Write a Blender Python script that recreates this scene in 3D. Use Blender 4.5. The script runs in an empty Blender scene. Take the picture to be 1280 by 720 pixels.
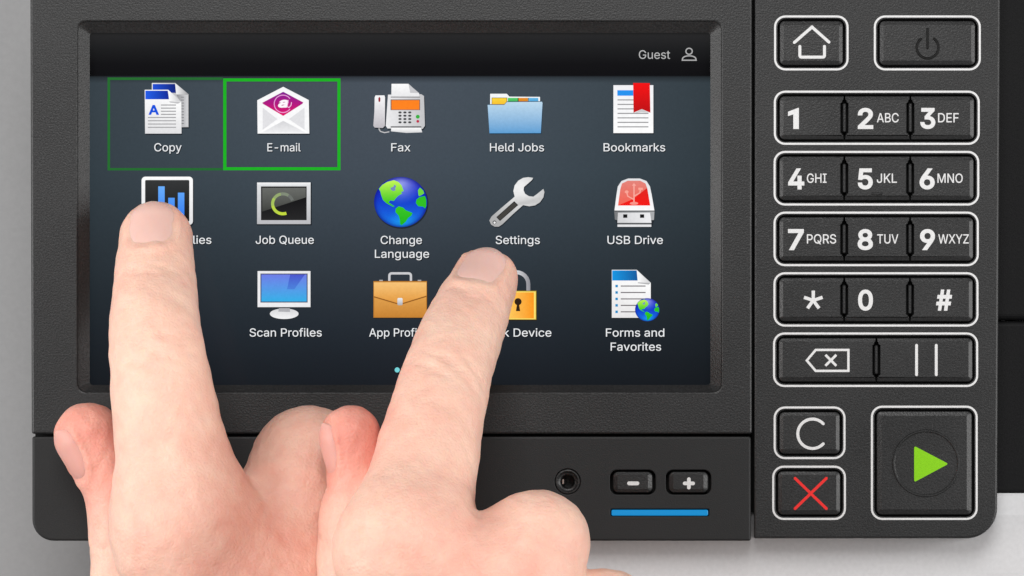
import bpy, math, os
import numpy as np
from mathutils import Vector, Matrix
from mathutils.geometry import tessellate_polygon, delaunay_2d_cdt

# ------------------------------------------------------------------ camera, world, lights
S = 0.2            # millimetres per photograph pixel on the panel face (z = 0)
D = 700.0          # camera height above the panel face, millimetres
MM = 0.001
scene = bpy.context.scene
col = scene.collection

cam_d = bpy.data.cameras.new('camera')
cam = bpy.data.objects.new('camera', cam_d)
col.objects.link(cam)
cam.location = (0, 0, D * MM)
cam_d.sensor_width = 36
cam_d.lens = D / S / 1280 * 36
cam_d.clip_start = 0.01
cam_d.clip_end = 20
scene.camera = cam

world = bpy.data.worlds.new('World')
scene.world = world
world.use_nodes = True
bgn = world.node_tree.nodes['Background']
bgn.inputs[0].default_value = (1, 0.985, 0.97, 1)
bgn.inputs[1].default_value = 0.14

def area(name, loc, target, size, power, colour=(1, 0.99, 0.98), size_y=None):
    l = bpy.data.lights.new(name, 'AREA')
    l.energy = power
    l.color = colour
    l.size = size
    if size_y:
        l.shape = 'RECTANGLE'
        l.size_y = size_y
    o = bpy.data.objects.new(name, l)
    o.location = loc
    o.rotation_euler = (Vector(target) - Vector(loc)).to_track_quat('-Z', 'Y').to_euler()
    col.objects.link(o)
    return o
area('softbox_left', (-0.72, -0.02, 0.41), (-0.02, 0, 0), 0.42, 5.8, size_y=0.62)
area('softbox_right', (0.72, -0.02, 0.41), (0.02, 0, 0), 0.42, 4.9, size_y=0.62)
area('softbox_overhead', (-0.06, 0.60, 1.06), (-0.02, 0.0, 0), 0.5, 9.2)

scene.view_settings.view_transform = 'Standard'
scene.view_settings.look = 'None'
scene.view_settings.exposure = 0.0
scene.view_settings.gamma = 1.0
scene.view_settings.use_curve_mapping = False
scene.cycles.max_bounces = 8
scene.cycles.use_denoising = True
scene.cycles.denoiser = 'OPENIMAGEDENOISE'
scene.cycles.denoising_input_passes = 'RGB_ALBEDO_NORMAL'
scene.cycles.sample_clamp_indirect = 4.0

# ------------------------------------------------------------------ basics
def P(px, py, z=0.0):
    k = S * (D - z) / D
    return ((px - 640) * k, (360 - py) * k, z)

def lin(c):
    r = []
    for v in c[:3]:
        v = v / 255.0
        r.append(v / 12.92 if v <= 0.04045 else ((v + 0.055) / 1.055) ** 2.4)
    return tuple(r)

def empty(name, loc, label, cat):
    o = bpy.data.objects.new(name, None)
    o.location = loc
    o.empty_display_size = 0.02
    o['label'] = label
    o['category'] = cat
    col.objects.link(o)
    return o

class MB:
    """collects faces in millimetres with a colour per vertex; build() makes one mesh object"""
    def __init__(self):
        self.v, self.f, self.c = [], [], []
    def add(self, vs, fs, c=(1, 1, 1)):
        n = len(self.v)
        self.v += [tuple(p) for p in vs]
        self.f += [tuple(i + n for i in f) for f in fs]
        if c and isinstance(c[0], (tuple, list)):
            self.c += list(c)
        else:
            self.c += [tuple(c)] * len(vs)
    def loops(self, loops, z, c=(1, 1, 1), flip=False):
        """flat filled shape, first loop outside, others holes, in photo pixels"""
        lv = [[Vector((p[0], -p[1], 0)) for p in l] for l in loops]
        tris = tessellate_polygon(lv)
        pts = [p for l in loops for p in l]
        cols = [lin(c(*p)) for p in pts] if callable(c) else lin(c)
        fs = []
        for t in tris:
            a, b, d = (pts[i] for i in t)
            cr = (b[0] - a[0]) * (d[1] - a[1]) - (b[1] - a[1]) * (d[0] - a[0])
            t = tuple(t) if cr < 0 else tuple(reversed(t))
            fs.append(tuple(reversed(t)) if flip else t)
        self.add([P(p[0], p[1], z) for p in pts], fs, cols)
    def ring(self, l0, z0, l1, z1):
        n = len(l0)
        vs = [P(p[0], p[1], z0) for p in l0] + [P(p[0], p[1], z1) for p in l1]
        self.add(vs, [(i, (i + 1) % n, n + (i + 1) % n, n + i) for i in range(n)])
    def build(self, name, mat, parent=None, smooth=False):
        me = bpy.data.meshes.new(name)
        me.from_pydata([tuple(k * MM for k in p) for p in self.v], [], self.f)
        me.materials.append(mat)
        if self.c:
            a = me.color_attributes.new('Col', 'FLOAT_COLOR', 'POINT')
            a.data.foreach_set('color', np.array([(*k, 1) for k in self.c], dtype=np.float32).ravel())
        if smooth:
            me.polygons.foreach_set('use_smooth', [True] * len(me.polygons))
        me.update()
        o = bpy.data.objects.new(name, me)
        col.objects.link(o)
        if parent:
            o.parent = parent
            o.matrix_parent_inverse = parent.matrix_world.inverted()
        return o

def rrect(x0, y0, x1, y1, r=0, n=8, rs=None):
    """rounded rectangle, pixels, starts top-left, clockwise in the picture; rs = tl, tr, br, bl"""
    rs = rs or (r, r, r, r)
    out = []
    for (cx, cy, a0, q) in ((x0 + rs[0], y0 + rs[0], 180, rs[0]), (x1 - rs[1], y0 + rs[1], 270, rs[1]),
                            (x1 - rs[2], y1 - rs[2], 0, rs[2]), (x0 + rs[3], y1 - rs[3], 90, rs[3])):
        for i in range(n + 1):
            a = math.radians(a0 + 90 * i / n)
            out.append((cx + q * math.cos(a), cy + q * math.sin(a)))
    return out

def circ(cx, cy, r, n=28, ry=None, a0=0, a1=360):
    ry = r if ry is None else ry
    full = abs(a1 - a0) >= 359.9
    m = n if full else n + 1
    return [(cx + r * math.cos(math.radians(a0 + (a1 - a0) * i / n)),
             cy - ry * math.sin(math.radians(a0 + (a1 - a0) * i / n))) for i in range(m)]

def stroke(path, w, closed=False, cap=True):
    """outline loops of a stroked polyline"""
    pts = [Vector(p) for p in path]
    n = len(pts)
    def nrm(a, b):
        d = (b - a).normalized()
        return Vector((-d.y, d.x))
    L, R = [], []
    for i in range(n):
        if closed or 0 < i < n - 1:
            n0, n1 = nrm(pts[i - 1], pts[i]), nrm(pts[i], pts[(i + 1) % n])
            m = (n0 + n1).normalized()
            m = m / max(0.45, m.dot(n0))
        else:
            m = nrm(pts[0], pts[1]) if i == 0 else nrm(pts[-2], pts[-1])
        L.append(pts[i] + m * w / 2)
        R.append(pts[i] - m * w / 2)
    if closed:
        A, B = [tuple(p) for p in L], [tuple(p) for p in R]
        def ar(l): return abs(sum(l[i - 1][0] * l[i][1] - l[i][0] * l[i - 1][1] for i in range(len(l))))
        return [A, B] if ar(A) > ar(B) else [B, A]
    out = [tuple(p) for p in L]
    def capf(c, s, sgn):
        res = []
        v = s - c
        for i in range(1, 6):
            a = -math.pi * i / 6
            res.append(tuple(c + Vector((v.x * math.cos(a) - v.y * math.sin(a), v.x * math.sin(a) + v.y * math.cos(a)))))
        return res
    if cap:
        out += capf(pts[-1], L[-1], 1)
    out += [tuple(p) for p in reversed(R)]
    if cap:
        out += capf(pts[0], R[0], 1)
    return [out]

# ------------------------------------------------------------------ materials
def nodes(name):
    m = bpy.data.materials.new(name)
    m.use_nodes = True
    nt = m.node_tree
    return m, nt, nt.nodes['Principled BSDF']

def plastic(name, c, rough=0.5, grain=1900, bump=0.35, spec=0.5, speck=0.0, dist=0.00012):
    m, nt, b = nodes(name)
    N, Lk = nt.nodes.new, nt.links.new
    tc = N('ShaderNodeTexCoord')
    no = N('ShaderNodeTexNoise'); no.inputs['Scale'].default_value = grain
    no.inputs['Detail'].default_value = 2.0
    Lk(tc.outputs['Object'], no.inputs['Vector'])
    big = N('ShaderNodeTexNoise'); big.inputs['Scale'].default_value = 34
    big.inputs['Detail'].default_value = 3
    Lk(tc.outputs['Object'], big.inputs['Vector'])
    mx = N('ShaderNodeMix'); mx.data_type = 'RGBA'
    mx.inputs['A'].default_value = (*[k * (0.86 - speck) for k in c], 1)
    mx.inputs['B'].default_value = (*[k * (1.14 + speck) for k in c], 1)
    ad = N('ShaderNodeMath'); ad.operation = 'MULTIPLY_ADD'
    ad.inputs[1].default_value = 0.35; 
    Lk(big.outputs['Fac'], ad.inputs[0])
    cr = N('ShaderNodeMapRange'); cr.inputs['From Min'].default_value = 0.3; cr.inputs['From Max'].default_value = 0.72
    cr.inputs['To Max'].default_value = 0.7
    Lk(no.outputs['Fac'], cr.inputs['Value']); Lk(cr.outputs['Result'], ad.inputs[2])
    Lk(ad.outputs[0], mx.inputs['Factor'])
    Lk(mx.outputs['Result'], b.inputs['Base Color'])
    rr = N('ShaderNodeMapRange'); rr.inputs['To Min'].default_value = rough - 0.07; rr.inputs['To Max'].default_value = rough + 0.07
    Lk(big.outputs['Fac'], rr.inputs['Value']); Lk(rr.outputs['Result'], b.inputs['Roughness'])
    bp = N('ShaderNodeBump'); bp.inputs['Strength'].default_value = bump; bp.inputs['Distance'].default_value = dist
    Lk(no.outputs['Fac'], bp.inputs['Height']); Lk(bp.outputs['Normal'], b.inputs['Normal'])
    b.inputs['Specular IOR Level'].default_value = spec
    return m

M = {}
M['shell'] = plastic('textured_black_plastic', (0.0145, 0.0147, 0.0152), 0.43, 2300, 0.7, 0.42, 0.6)
M['lower'] = plastic('fine_black_plastic', (0.0125, 0.0127, 0.0132), 0.55, 3200, 0.4, 0.32, 0.1)
M['key'] = plastic('key_black_rubber', (0.0175, 0.0177, 0.0182), 0.38, 2300, 0.6, 0.45, 0.35)
M['well'] = plastic('well_black', (0.006, 0.006, 0.006), 0.6, 2000, 0.2, 0.2)
M['gloss'] = plastic('glossy_black', (0.008, 0.008, 0.009), 0.22, 2000, 0.02, 0.5)
M['metal'] = plastic('jack_metal', (0.62, 0.61, 0.6), 0.25, 2000, 0.02, 0.5); M['metal'].node_tree.nodes['Principled BSDF'].inputs['Metallic'].default_value = 1
M['white'] = plastic('white_print', (0.62, 0.62, 0.62), 0.5, 2600, 0.3, 0.3, 0.0)
M['green'] = plastic('green_print', (0.20, 0.52, 0.002), 0.5, 3000, 0.15, 0.3, -0.05)
M['red'] = plastic('red_print', (0.72, 0.022, 0.020), 0.5, 3000, 0.15, 0.3, -0.05)
M['grey_case'] = plastic('light_grey_case', (0.585, 0.585, 0.595), 0.5, 900, 0.12, 0.4, -0.09)
M['backdrop'] = plastic('mid_grey_backdrop', (0.285, 0.285, 0.288), 0.8, 700, 0.05, 0.2, -0.1)
M['dark_case'] = plastic('dark_case', (0.007, 0.007, 0.0075), 0.5, 1500, 0.3, 0.12, 0.0)

m, nt, b = nodes('screen_pixels')
at = nt.nodes.new('ShaderNodeAttribute'); at.attribute_name = 'Col'
b.inputs['Base Color'].default_value = (0.004, 0.004, 0.005, 1)
b.inputs['Roughness'].default_value = 0.12
b.inputs['Specular IOR Level'].default_value = 0.07
tc = nt.nodes.new('ShaderNodeTexCoord')
no = nt.nodes.new('ShaderNodeTexNoise'); no.inputs['Scale'].default_value = 1700; no.inputs['Detail'].default_value = 1
mr = nt.nodes.new('ShaderNodeMapRange'); mr.inputs['From Min'].default_value = 0.25; mr.inputs['From Max'].default_value = 0.75
mr.inputs['To Min'].default_value = 0.96; mr.inputs['To Max'].default_value = 1.03
mu = nt.nodes.new('ShaderNodeVectorMath'); mu.operation = 'SCALE'
nt.links.new(tc.outputs['Object'], no.inputs['Vector']); nt.links.new(no.outputs['Fac'], mr.inputs['Value'])
nt.links.new(at.outputs['Color'], mu.inputs[0]); nt.links.new(mr.outputs['Result'], mu.inputs['Scale'])
nt.links.new(mu.outputs['Vector'], b.inputs['Emission Color'])
b.inputs['Emission Strength'].default_value = 1.0
M['pix'] = m

m, nt, b = nodes('blue_indicator')
b.inputs['Base Color'].default_value = (0.004, 0.10, 0.20, 1)
b.inputs['Roughness'].default_value = 0.3
b.inputs['Emission Color'].default_value = (*lin((0, 140, 214)), 1)
b.inputs['Emission Strength'].default_value = 0.62
M['blue'] = m

def skin_material(name, base, pink, nail=False):
    m, nt, b = nodes(name)
    N, Lk = nt.nodes.new, nt.links.new
    tc = N('ShaderNodeTexCoord')
    at = N('ShaderNodeAttribute'); at.attribute_name = 'blush'
    bl = N('ShaderNodeTexNoise'); bl.inputs['Scale'].default_value = 130; bl.inputs['Detail'].default_value = 6
    bl.inputs['Roughness'].default_value = 0.68
    Lk(tc.outputs['Object'], bl.inputs['Vector'])
    ad = N('ShaderNodeMath'); ad.operation = 'MULTIPLY_ADD'
    ad.inputs[1].default_value = 1.0 if not nail else 0.3
    sb = N('ShaderNodeMath'); sb.operation = 'SUBTRACT'; sb.inputs[1].default_value = 0.5
    Lk(bl.outputs['Fac'], sb.inputs[0]); Lk(sb.outputs[0], ad.inputs[0]); Lk(at.outputs['Fac'], ad.inputs[2])
    ad.use_clamp = True
    mx = N('ShaderNodeMix'); mx.data_type = 'RGBA'
    mx.inputs['A'].default_value = (*base, 1); mx.inputs['B'].default_value = (*pink, 1)
    Lk(ad.outputs[0], mx.inputs['Factor'])
    Lk(mx.outputs['Result'], b.inputs['Base Color'])
    b.inputs['Subsurface Weight'].default_value = 0.35
    b.inputs['Subsurface Radius'].default_value = (1.0, 0.36, 0.2)
    b.inputs['Subsurface Scale'].default_value = 0.0025
    if nail:
        b.inputs['Roughness'].default_value = 0.42
        b.inputs['Specular IOR Level'].default_value = 0.25
        wv = N('ShaderNodeTexNoise'); wv.inputs['Scale'].default_value = 500
        Lk(tc.outputs['Object'], wv.inputs['Vector'])
        bp = N('ShaderNodeBump'); bp.inputs['Strength'].default_value = 0.1; bp.inputs['Distance'].default_value = 0.0002
        Lk(wv.outputs['Fac'], bp.inputs['Height'])
    else:
        b.inputs['Roughness'].default_value = 0.52
        b.inputs['Specular IOR Level'].default_value = 0.35
        vo = N('ShaderNodeTexVoronoi'); vo.inputs['Scale'].default_value = 900; vo.feature = 'DISTANCE_TO_EDGE'
        no = N('ShaderNodeTexNoise'); no.inputs['Scale'].default_value = 380; no.inputs['Detail'].default_value = 7
        Lk(tc.outputs['Object'], no.inputs['Vector']); Lk(tc.outputs['Object'], vo.inputs['Vector'])
        mm = N('ShaderNodeMath'); mm.operation = 'MULTIPLY_ADD'; mm.inputs[1].default_value = 0.5
        Lk(vo.outputs['Distance'], mm.inputs[0]); Lk(no.outputs['Fac'], mm.inputs[2])
        bp = N('ShaderNodeBump'); bp.inputs['Strength'].default_value = 0.6; bp.inputs['Distance'].default_value = 0.00045
        Lk(mm.outputs[0], bp.inputs['Height'])
    Lk(bp.outputs['Normal'], b.inputs['Normal'])
    return m
M['skin'] = skin_material('fair_skin', (0.85, 0.585, 0.46), (0.74, 0.30, 0.235))
M['nail'] = skin_material('fingernail', (0.90, 0.56, 0.49), (0.72, 0.31, 0.26), True)

# ------------------------------------------------------------------ text
def load_font():
    try:
        p = os.path.join(bpy.utils.system_resource('DATAFILES', path='fonts'), 'Inter.woff2')
        return bpy.data.fonts.load(p)
    except Exception:
        return None
FONT = load_font()
_tx = {}
def text_shape(s, bold=0.0, shear=0.0):
    """glyph outlines of the font, triangulated by winding number"""
    key = (s, bold, shear)
    if key not in _tx:
        cu = bpy.data.curves.new('text', 'FONT')
        cu.body = s
        if FONT: cu.font = FONT
        cu.size = 1.0
        cu.shear = shear
        cu.resolution_u = 4
        cu.fill_mode = 'NONE'
        o = bpy.data.objects.new('text', cu)
        col.objects.link(o)
        dg = bpy.context.evaluated_depsgraph_get()
        me = bpy.data.meshes.new_from_object(o.evaluated_get(dg))
        co = [(v.co.x, v.co.y) for v in me.vertices]
        ed = [tuple(e.vertices) for e in me.edges]
        bpy.data.objects.remove(o); bpy.data.curves.remove(cu); bpy.data.meshes.remove(me)
        if bold:                                   # heavier face: move every outline outwards
            nxt = {a: b_ for a, b_ in ed}; prv = {b_: a for a, b_ in ed}
            sg = 1 if sum(co[a][0] * co[b_][1] - co[b_][0] * co[a][1] for a, b_ in ed) > 0 else -1
            new = list(co)
            for q in range(len(co)):
                if q not in nxt or q not in prv: continue
                p0, p1, p2 = (Vector(co[w]) for w in (prv[q], q, nxt[q]))
                if (p1 - p0).length < 1e-7 or (p2 - p1).length < 1e-7: continue
                d0, d1 = (p1 - p0).normalized(), (p2 - p1).normalized()
                n0, n1 = Vector((d0.y, -d0.x)) * sg, Vector((d1.y, -d1.x)) * sg
                mi = n0 + n1
                if mi.length < 1e-3: continue
                mi = mi.normalized(); mi = mi / max(0.5, mi.dot(n0))
                new[q] = tuple(p1 + mi * bold)
            co = new
        r = delaunay_2d_cdt([Vector(c) for c in co], ed, [], 0, 1e-6)
        A = np.array([co[e[0]] for e in ed]); B = np.array([co[e[1]] for e in ed])
        vs = [(v.x, v.y, 0.0) for v in r[0]]
        fs = []
        for f in r[2]:
            c = np.mean([vs[i][:2] for i in f], axis=0)
            up = (A[:, 1] <= c[1]) & (B[:, 1] > c[1])
            dn = (A[:, 1] > c[1]) & (B[:, 1] <= c[1])
            side = (B[:, 0] - A[:, 0]) * (c[1] - A[:, 1]) - (c[0] - A[:, 0]) * (B[:, 1] - A[:, 1])
            w = int((up & (side > 0)).sum()) - int((dn & (side < 0)).sum())
            if w != 0:
                p0, p1, p2 = (vs[i] for i in f)
                cr = (p1[0] - p0[0]) * (p2[1] - p0[1]) - (p1[1] - p0[1]) * (p2[0] - p0[0])
                fs.append(tuple(f) if cr > 0 else tuple(reversed(f)))
        _tx[key] = (vs, fs)
    return _tx[key]
def put_text(mb, s, x0, x1, base, cap, z, c=(255, 255, 255), bold=0.0, shear=0.0, ytop=None):
    """text scaled to span x0..x1; cap = capital height in pixels, base = baseline"""
    vs, fs = text_shape(s, bold, shear)
    hx = [v[0] for v in vs]
    a, b_ = min(hx), max(hx)
    hv, _ = text_shape('E', bold, shear)
    ch = max(v[1] for v in hv) - min(v[1] for v in hv)
    y0 = min(v[1] for v in hv)
    kx = (x1 - x0) / (b_ - a)
    ky = cap / ch
    if ytop is not None:        # fit height exactly between base and ytop
        ys = [v[1] for v in vs]
        y0 = min(ys); ky = (base - ytop) / (max(ys) - min(ys))
    mb.add([P(x0 + (v[0] - a) * kx, base - (v[1] - y0) * ky, z) for v in vs], fs, lin(c))

# ------------------------------------------------------------------ the setting behind the panel
def block(name, mat, layers, parent=None, kind='structure'):
    """stack of rounded outlines (loop, z) from low to high, closed at the top"""
    mb = MB()
    for (l0, z0), (l1, z1) in zip(layers[:-1], layers[1:]):
        mb.ring(l0, z0, l1, z1)
    mb.loops([layers[-1][0]], layers[-1][1])
    mb.loops([layers[0][0]], layers[0][1], flip=True)
    o = mb.build(name, mat, parent)
    if kind: o['kind'] = kind
    return o

mb = MB()
mb.add([(-900, -900, -62), (900, -900, -62), (900, 900, -62), (-900, 900, -62)], [(0, 1, 2, 3)])
bd = mb.build('backdrop', M['backdrop']); bd['kind'] = 'structure'

def lay(x0, y0, x1, y1, zt, zb, r, b=3.0):
    out = [(rrect(x0, y0, x1, y1, r), zb), (rrect(x0, y0, x1, y1, r), zt - b)]
    for k in (25, 50, 70, 90):
        a = math.radians(k)
        q = b / S * (1 - math.cos(a))
        out.append((rrect(x0 + q, y0 + q, x1 - q, y1 - q, max(r - q, 1)), zt - b + b * math.sin(a)))
    return out
block('printer_front_cover', M['grey_case'], lay(430, 574, 1700, 1250, -11.2, -60, 60, 14))
block('printer_upper_body', M['dark_case'], lay(1080, -320, 1560, 400, -11.2, -55, 30, 1.5))
block('printer_lower_body', M['dark_case'], lay(1090, 401.5, 1550, 618, -12, -58, 16, 1.2))

# ------------------------------------------------------------------ control panel
panel = empty('control_panel', (0, 0, -0.03), 'black printer control panel with touch screen, keypad and buttons', 'control panel')
bpy.context.view_layer.update()

def shell(name, mat, outer, holes, depth=10.0, bev=0.7, hbev=0.35, hdepth=4.0):
    """plate with rounded edges; outer and holes are functions of an inset in pixels"""
    mb = MB()
    steps = [(0, 1.0), (0.12, 0.62), (0.38, 0.24), (1.0, 0.0)]          # (inset fraction, drop fraction)
    rings = [(outer(f * bev / S), -d * bev) for f, d in steps]
    mb.ring(outer(0), -depth, rings[0][0], rings[0][1])
    for (l0, z0), (l1, z1) in zip(rings[:-1], rings[1:]):
        mb.ring(l0, z0, l1, z1)
    mb.loops([rings[-1][0]] + [h(-hbev / S) for h in holes], 0.0)
    for h in holes:
        mb.ring(h(-hbev / S), 0.0, h(-0.35 * hbev / S), -0.3 * hbev)
        mb.ring(h(-0.35 * hbev / S), -0.3 * hbev, h(0), -hbev)
        mb.ring(h(0), -hbev, h(0), -hdepth)
    mb.loops([outer(0)], -depth, flip=True)
    return mb.build(name, mat, panel)

def R(x0, y0, x1, y1, r=0, rs=None, n=8):
    def f(i=0.0):
        q = tuple(max(k - i, 0.6) for k in (rs or (r, r, r, r)))
        return rrect(x0 + i, y0 + i, x1 - i, y1 - i, rs=q, n=n)
    return f
def taper(f, x_left=(0, 0), x_right=(0, 0), yr=(0, 675), xm=600):
    def g(i=0.0):
        out = []
        for (x, y) in f(i):
            t = (y - yr[0]) / (yr[1] - yr[0])
            d = x_left if x < xm else x_right
            out.append((x + d[0] + (d[1] - d[0]) * t, y))
        return out
    return g

# key positions: outline ring boxes in pixels
RINGS = {
    'home': (967.3, 19, 1061, 88.3), 'power': (1092, 19, 1226.3, 88.3),
    'r1': (967, 113, 1225, 181.3), 'r2': (966.7, 188.3, 1224.4, 257.2), 'r3': (966.6, 264.2, 1223.8, 333),
    'r4': (966.5, 340, 1223.4, 408.5), 'r5': (966, 415.3, 1223, 484), 'clear': (966.8, 507.8, 1057.2, 574.2),
    'stop': (965, 581.8, 1057.7, 650.2), 'start': (1088.3, 506.8, 1222.4, 650.2)}
def opening(b):
    return R(b[0] + 4.6, b[1] + 4.9, b[2] - 4.6, b[3] - 4.4, 10.5)

# upper housing round the screen: three levels of rim down to the glass
hous = taper(R(38, -70, 940, 542.3, rs=(24, 3, 3, 3)), (0, 2.2), (0, 0))
mb_open = lambda i=0.0: rrect(97 + i, 26.5 + i, 902 - i, 490.5 - i, 11)
mb = MB()
bev = 0.5
steps = [(0, 1.0), (0.12, 0.62), (0.38, 0.24), (1.0, 0.0)]
rings = [(hous(f * bev / S), -d * bev) for f, d in steps]
mb.ring(hous(0), -10, rings[0][0], rings[0][1])
for (l0, z0), (l1, z1) in zip(rings[:-1], rings[1:]):
    mb.ring(l0, z0, l1, z1)
mb.loops([rings[-1][0], mb_open(-1.5)], 0.0)
mb.ring(mb_open(-1.5), 0.0, mb_open(-0.3), -0.12)
mb.ring(mb_open(-0.3), -0.12, mb_open(0.8), -0.45)
inner = rrect(112.2, 41.0, 888.0, 481.2, 4)
mb.ring(mb_open(0.8), -0.45, inner, -2.15)
mb.ring(inner, -2.15, inner, -4.5)
mb.loops([hous(0)], -10, flip=True)
mb.build('screen_housing', M['shell'], panel)

# lower housing with socket and volume keys
lowr = taper(R(40.5, 545.6, 938.6, 676, rs=(2.5, 3, 3, 27)), (0, 0), (0, 0))
jack_c = (709.5, 602)
vol = [(762.6, 587.4, 819.2, 618.2), (832.4, 587.4, 888.6, 618.2)]
holes = [lambda i=0.0: [(jack_c[0] + (16 - i) * math.cos(a), jack_c[1] + (16 - i) * math.sin(a)) for a in [2 * math.pi * k / 40 for k in range(40)]]]
holes += [R(*v, 9) for v in vol]
holes += [R(763.2, 636.2, 886.2, 645.4, 2.0)]
shell('lower_housing', M['lower'], lowr, holes, bev=0.5, hbev=0.22)

# keypad housing
keyh = taper(R(943.4, -70, 1249.6, 673, rs=(3, 24, 38, 2.5), n=12), (0, -1.0), (0.6, -3.4), xm=1100)
shell('keypad_housing', M['shell'], keyh, [opening(b) for b in RINGS.values()], bev=0.5, hbev=0.22)

mb = MB()
mb.loops([rrect(44, -60, 1240, 640, 20)], -9.7)
mb.loops([rrect(44, -60, 1240, 640, 20)], -10.8, flip=True)
mb.ring(rrect(44, -60, 1240, 640, 20), -10.8, rrect(44, -60, 1240, 640, 20), -9.7)
mb.build('back_plate', M['well'], panel)
for nm, b in RINGS.items():                                   # dark floor of each key opening
    mb = MB()
    q = opening(b)
    mb.loops([q(-1.2)], -4.02)
    mb.build('key_well', M['well'], panel)
    mb = MB()                                                 # white line printed round the opening
    ro = R(*b, 14.5)
    mb.loops([ro(0.3), ro(2.8)], 0.025)
    mb.ring(ro(0.2), 0.002, ro(0.2), 0.025)
    mb.build('key_outline', M['white'], panel)

# ------------------------------------------------------------------ keys
ZK = 0.35           # key top above the panel face
def key_mesh(x0, y0, x1, y1, r, left=True, right=True, ch=(4.6, 5.0, 4.6, 6.2), pin=(20.0, 3.6), z=ZK):
    """key with sloped sides; a side that meets a neighbour is straight with a half slot for the divider pin"""
    base, top, mid = [], [], []
    def put(x, y, dx, dy):
        base.append((x, y)); top.append((x + dx, y + dy)); mid.append((x + dx * 0.18, y + dy * 0.18))
    n = 6
    cy = (y0 + y1) / 2
    def corner(cx, cy_, a0, hx, hy):
        for i in range(n + 1):
            a = math.radians(a0 + 90 * i / n)
            c, s = math.cos(a), math.sin(a)
            x, y = cx + r * c, cy_ + r * s
            put(x, y, -c * abs(hx) * (1.15 if abs(c) > .01 else 1), -s * abs(hy) * 1.0)
    def seam(x, sgn, down):
        h, w = pin
        ys = []
        seq = [(-h - 3.0, 0), (-h - 2.2, 0.3 * w)] + [(-h + 0.6 * k, w * math.sin(math.pi / 2 * k / 3)) for k in (1, 2, 3)]
        prof = [(a, b_) for a, b_ in seq] + [(-a, b_) for a, b_ in reversed(seq)]
        pts = [(cy + a, x - sgn * b_) for a, b_ in prof]
        pts = [(y0, x)] + pts + [(y1, x)]
        if not down: pts = pts[::-1]
        for (yy, xx) in pts:
            e = 0
            if yy <= y0 + 0.01: e = ch[1]
            if yy >= y1 - 0.01: e = -ch[3]
            put(xx, yy, -sgn * 0.8, e)
    if left: corner(x0 + r, y0 + r, 180, ch[0], ch[1])
    if right: corner(x1 - r, y0 + r, 270, ch[2], ch[1])
    else: seam(x1 - 0.9, 1, True)
    if right: corner(x1 - r, y1 - r, 0, ch[2], ch[3])
    if left: corner(x0 + r, y1 - r, 90, ch[0], ch[3])
    else: seam(x0 + 0.9, -1, False)
    mb = MB()
    mb.ring(base, -4.0, base, z - 1.0)
    mb.ring(base, z - 1.0, mid, z - 0.40)
    mid2 = [(m_[0] + (t[0] - m_[0]) * 0.86, m_[1] + (t[1] - m_[1]) * 0.86) for m_, t in zip(mid, top)]
    mb.ring(mid, z - 0.40, mid2, z - 0.06)
    mb.ring(mid2, z - 0.06, top, z)
    mb.loops([top], z)
    return mb
def legend(parent, fn, mat='white', z=ZK + 0.03, name='legend', label=None):
    mb = MB()
    fn(mb, z)
    o = mb.build(name, M[mat], parent)
    if label: o['label'] = label
    return o
def strokes(paths, w, closed=False):
    def f(mb, z):
        for p in paths:
            mb.loops(stroke(p, w, closed), z)
    return f
def rounded_path(pts, r, n=5):
    out = [pts[0]]
    for a, b_, c in zip(pts[:-2], pts[1:-1], pts[2:]):
        A, B, C = Vector(a), Vector(b_), Vector(c)
        p = B + (A - B).normalized() * r; q = B + (C - B).normalized() * r
        for i in range(n + 1):
            t = i / n
            out.append(tuple((1 - t) ** 2 * p + 2 * t * (1 - t) * B + t * t * q))
    return out + [pts[-1]]

def single(name, b, label, **kw):
    o = key_mesh(b[0] + 7.0, b[1] + 7.0, b[2] - 7.0, b[3] - 6.4, 6.5, **kw).build(name, M['key'], panel)
    o['label'] = label
    return o
k = single('home_key', RINGS['home'], 'black key with a white house outline')
legend(k, strokes([[(993, 53), (1015, 33.8), (1036.2, 52.6)], rounded_path([(999.8, 58), (999.8, 71.4), (1030.6, 71.4), (1030.6, 58)], 2.5)], 3.7))
k = single('power_key', RINGS['power'], 'wide black key with a dark engraved power symbol')
def emboss(mb, z, paths, w, h=0.22):
    for p in paths:
        lo = stroke(p, w)[0]
        hi = stroke(p, w * 0.35)[0]
        mb.ring(lo, z - 0.03, hi, z + h)
        mb.loops([hi], z + h)
legend(k, lambda mb, z: emboss(mb, z, [circ(1159.5, 59.4, 13.6, 30, a0=128, a1=412), [(1159.5, 36), (1159.5, 60)]], 3.4), 'well')

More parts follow.
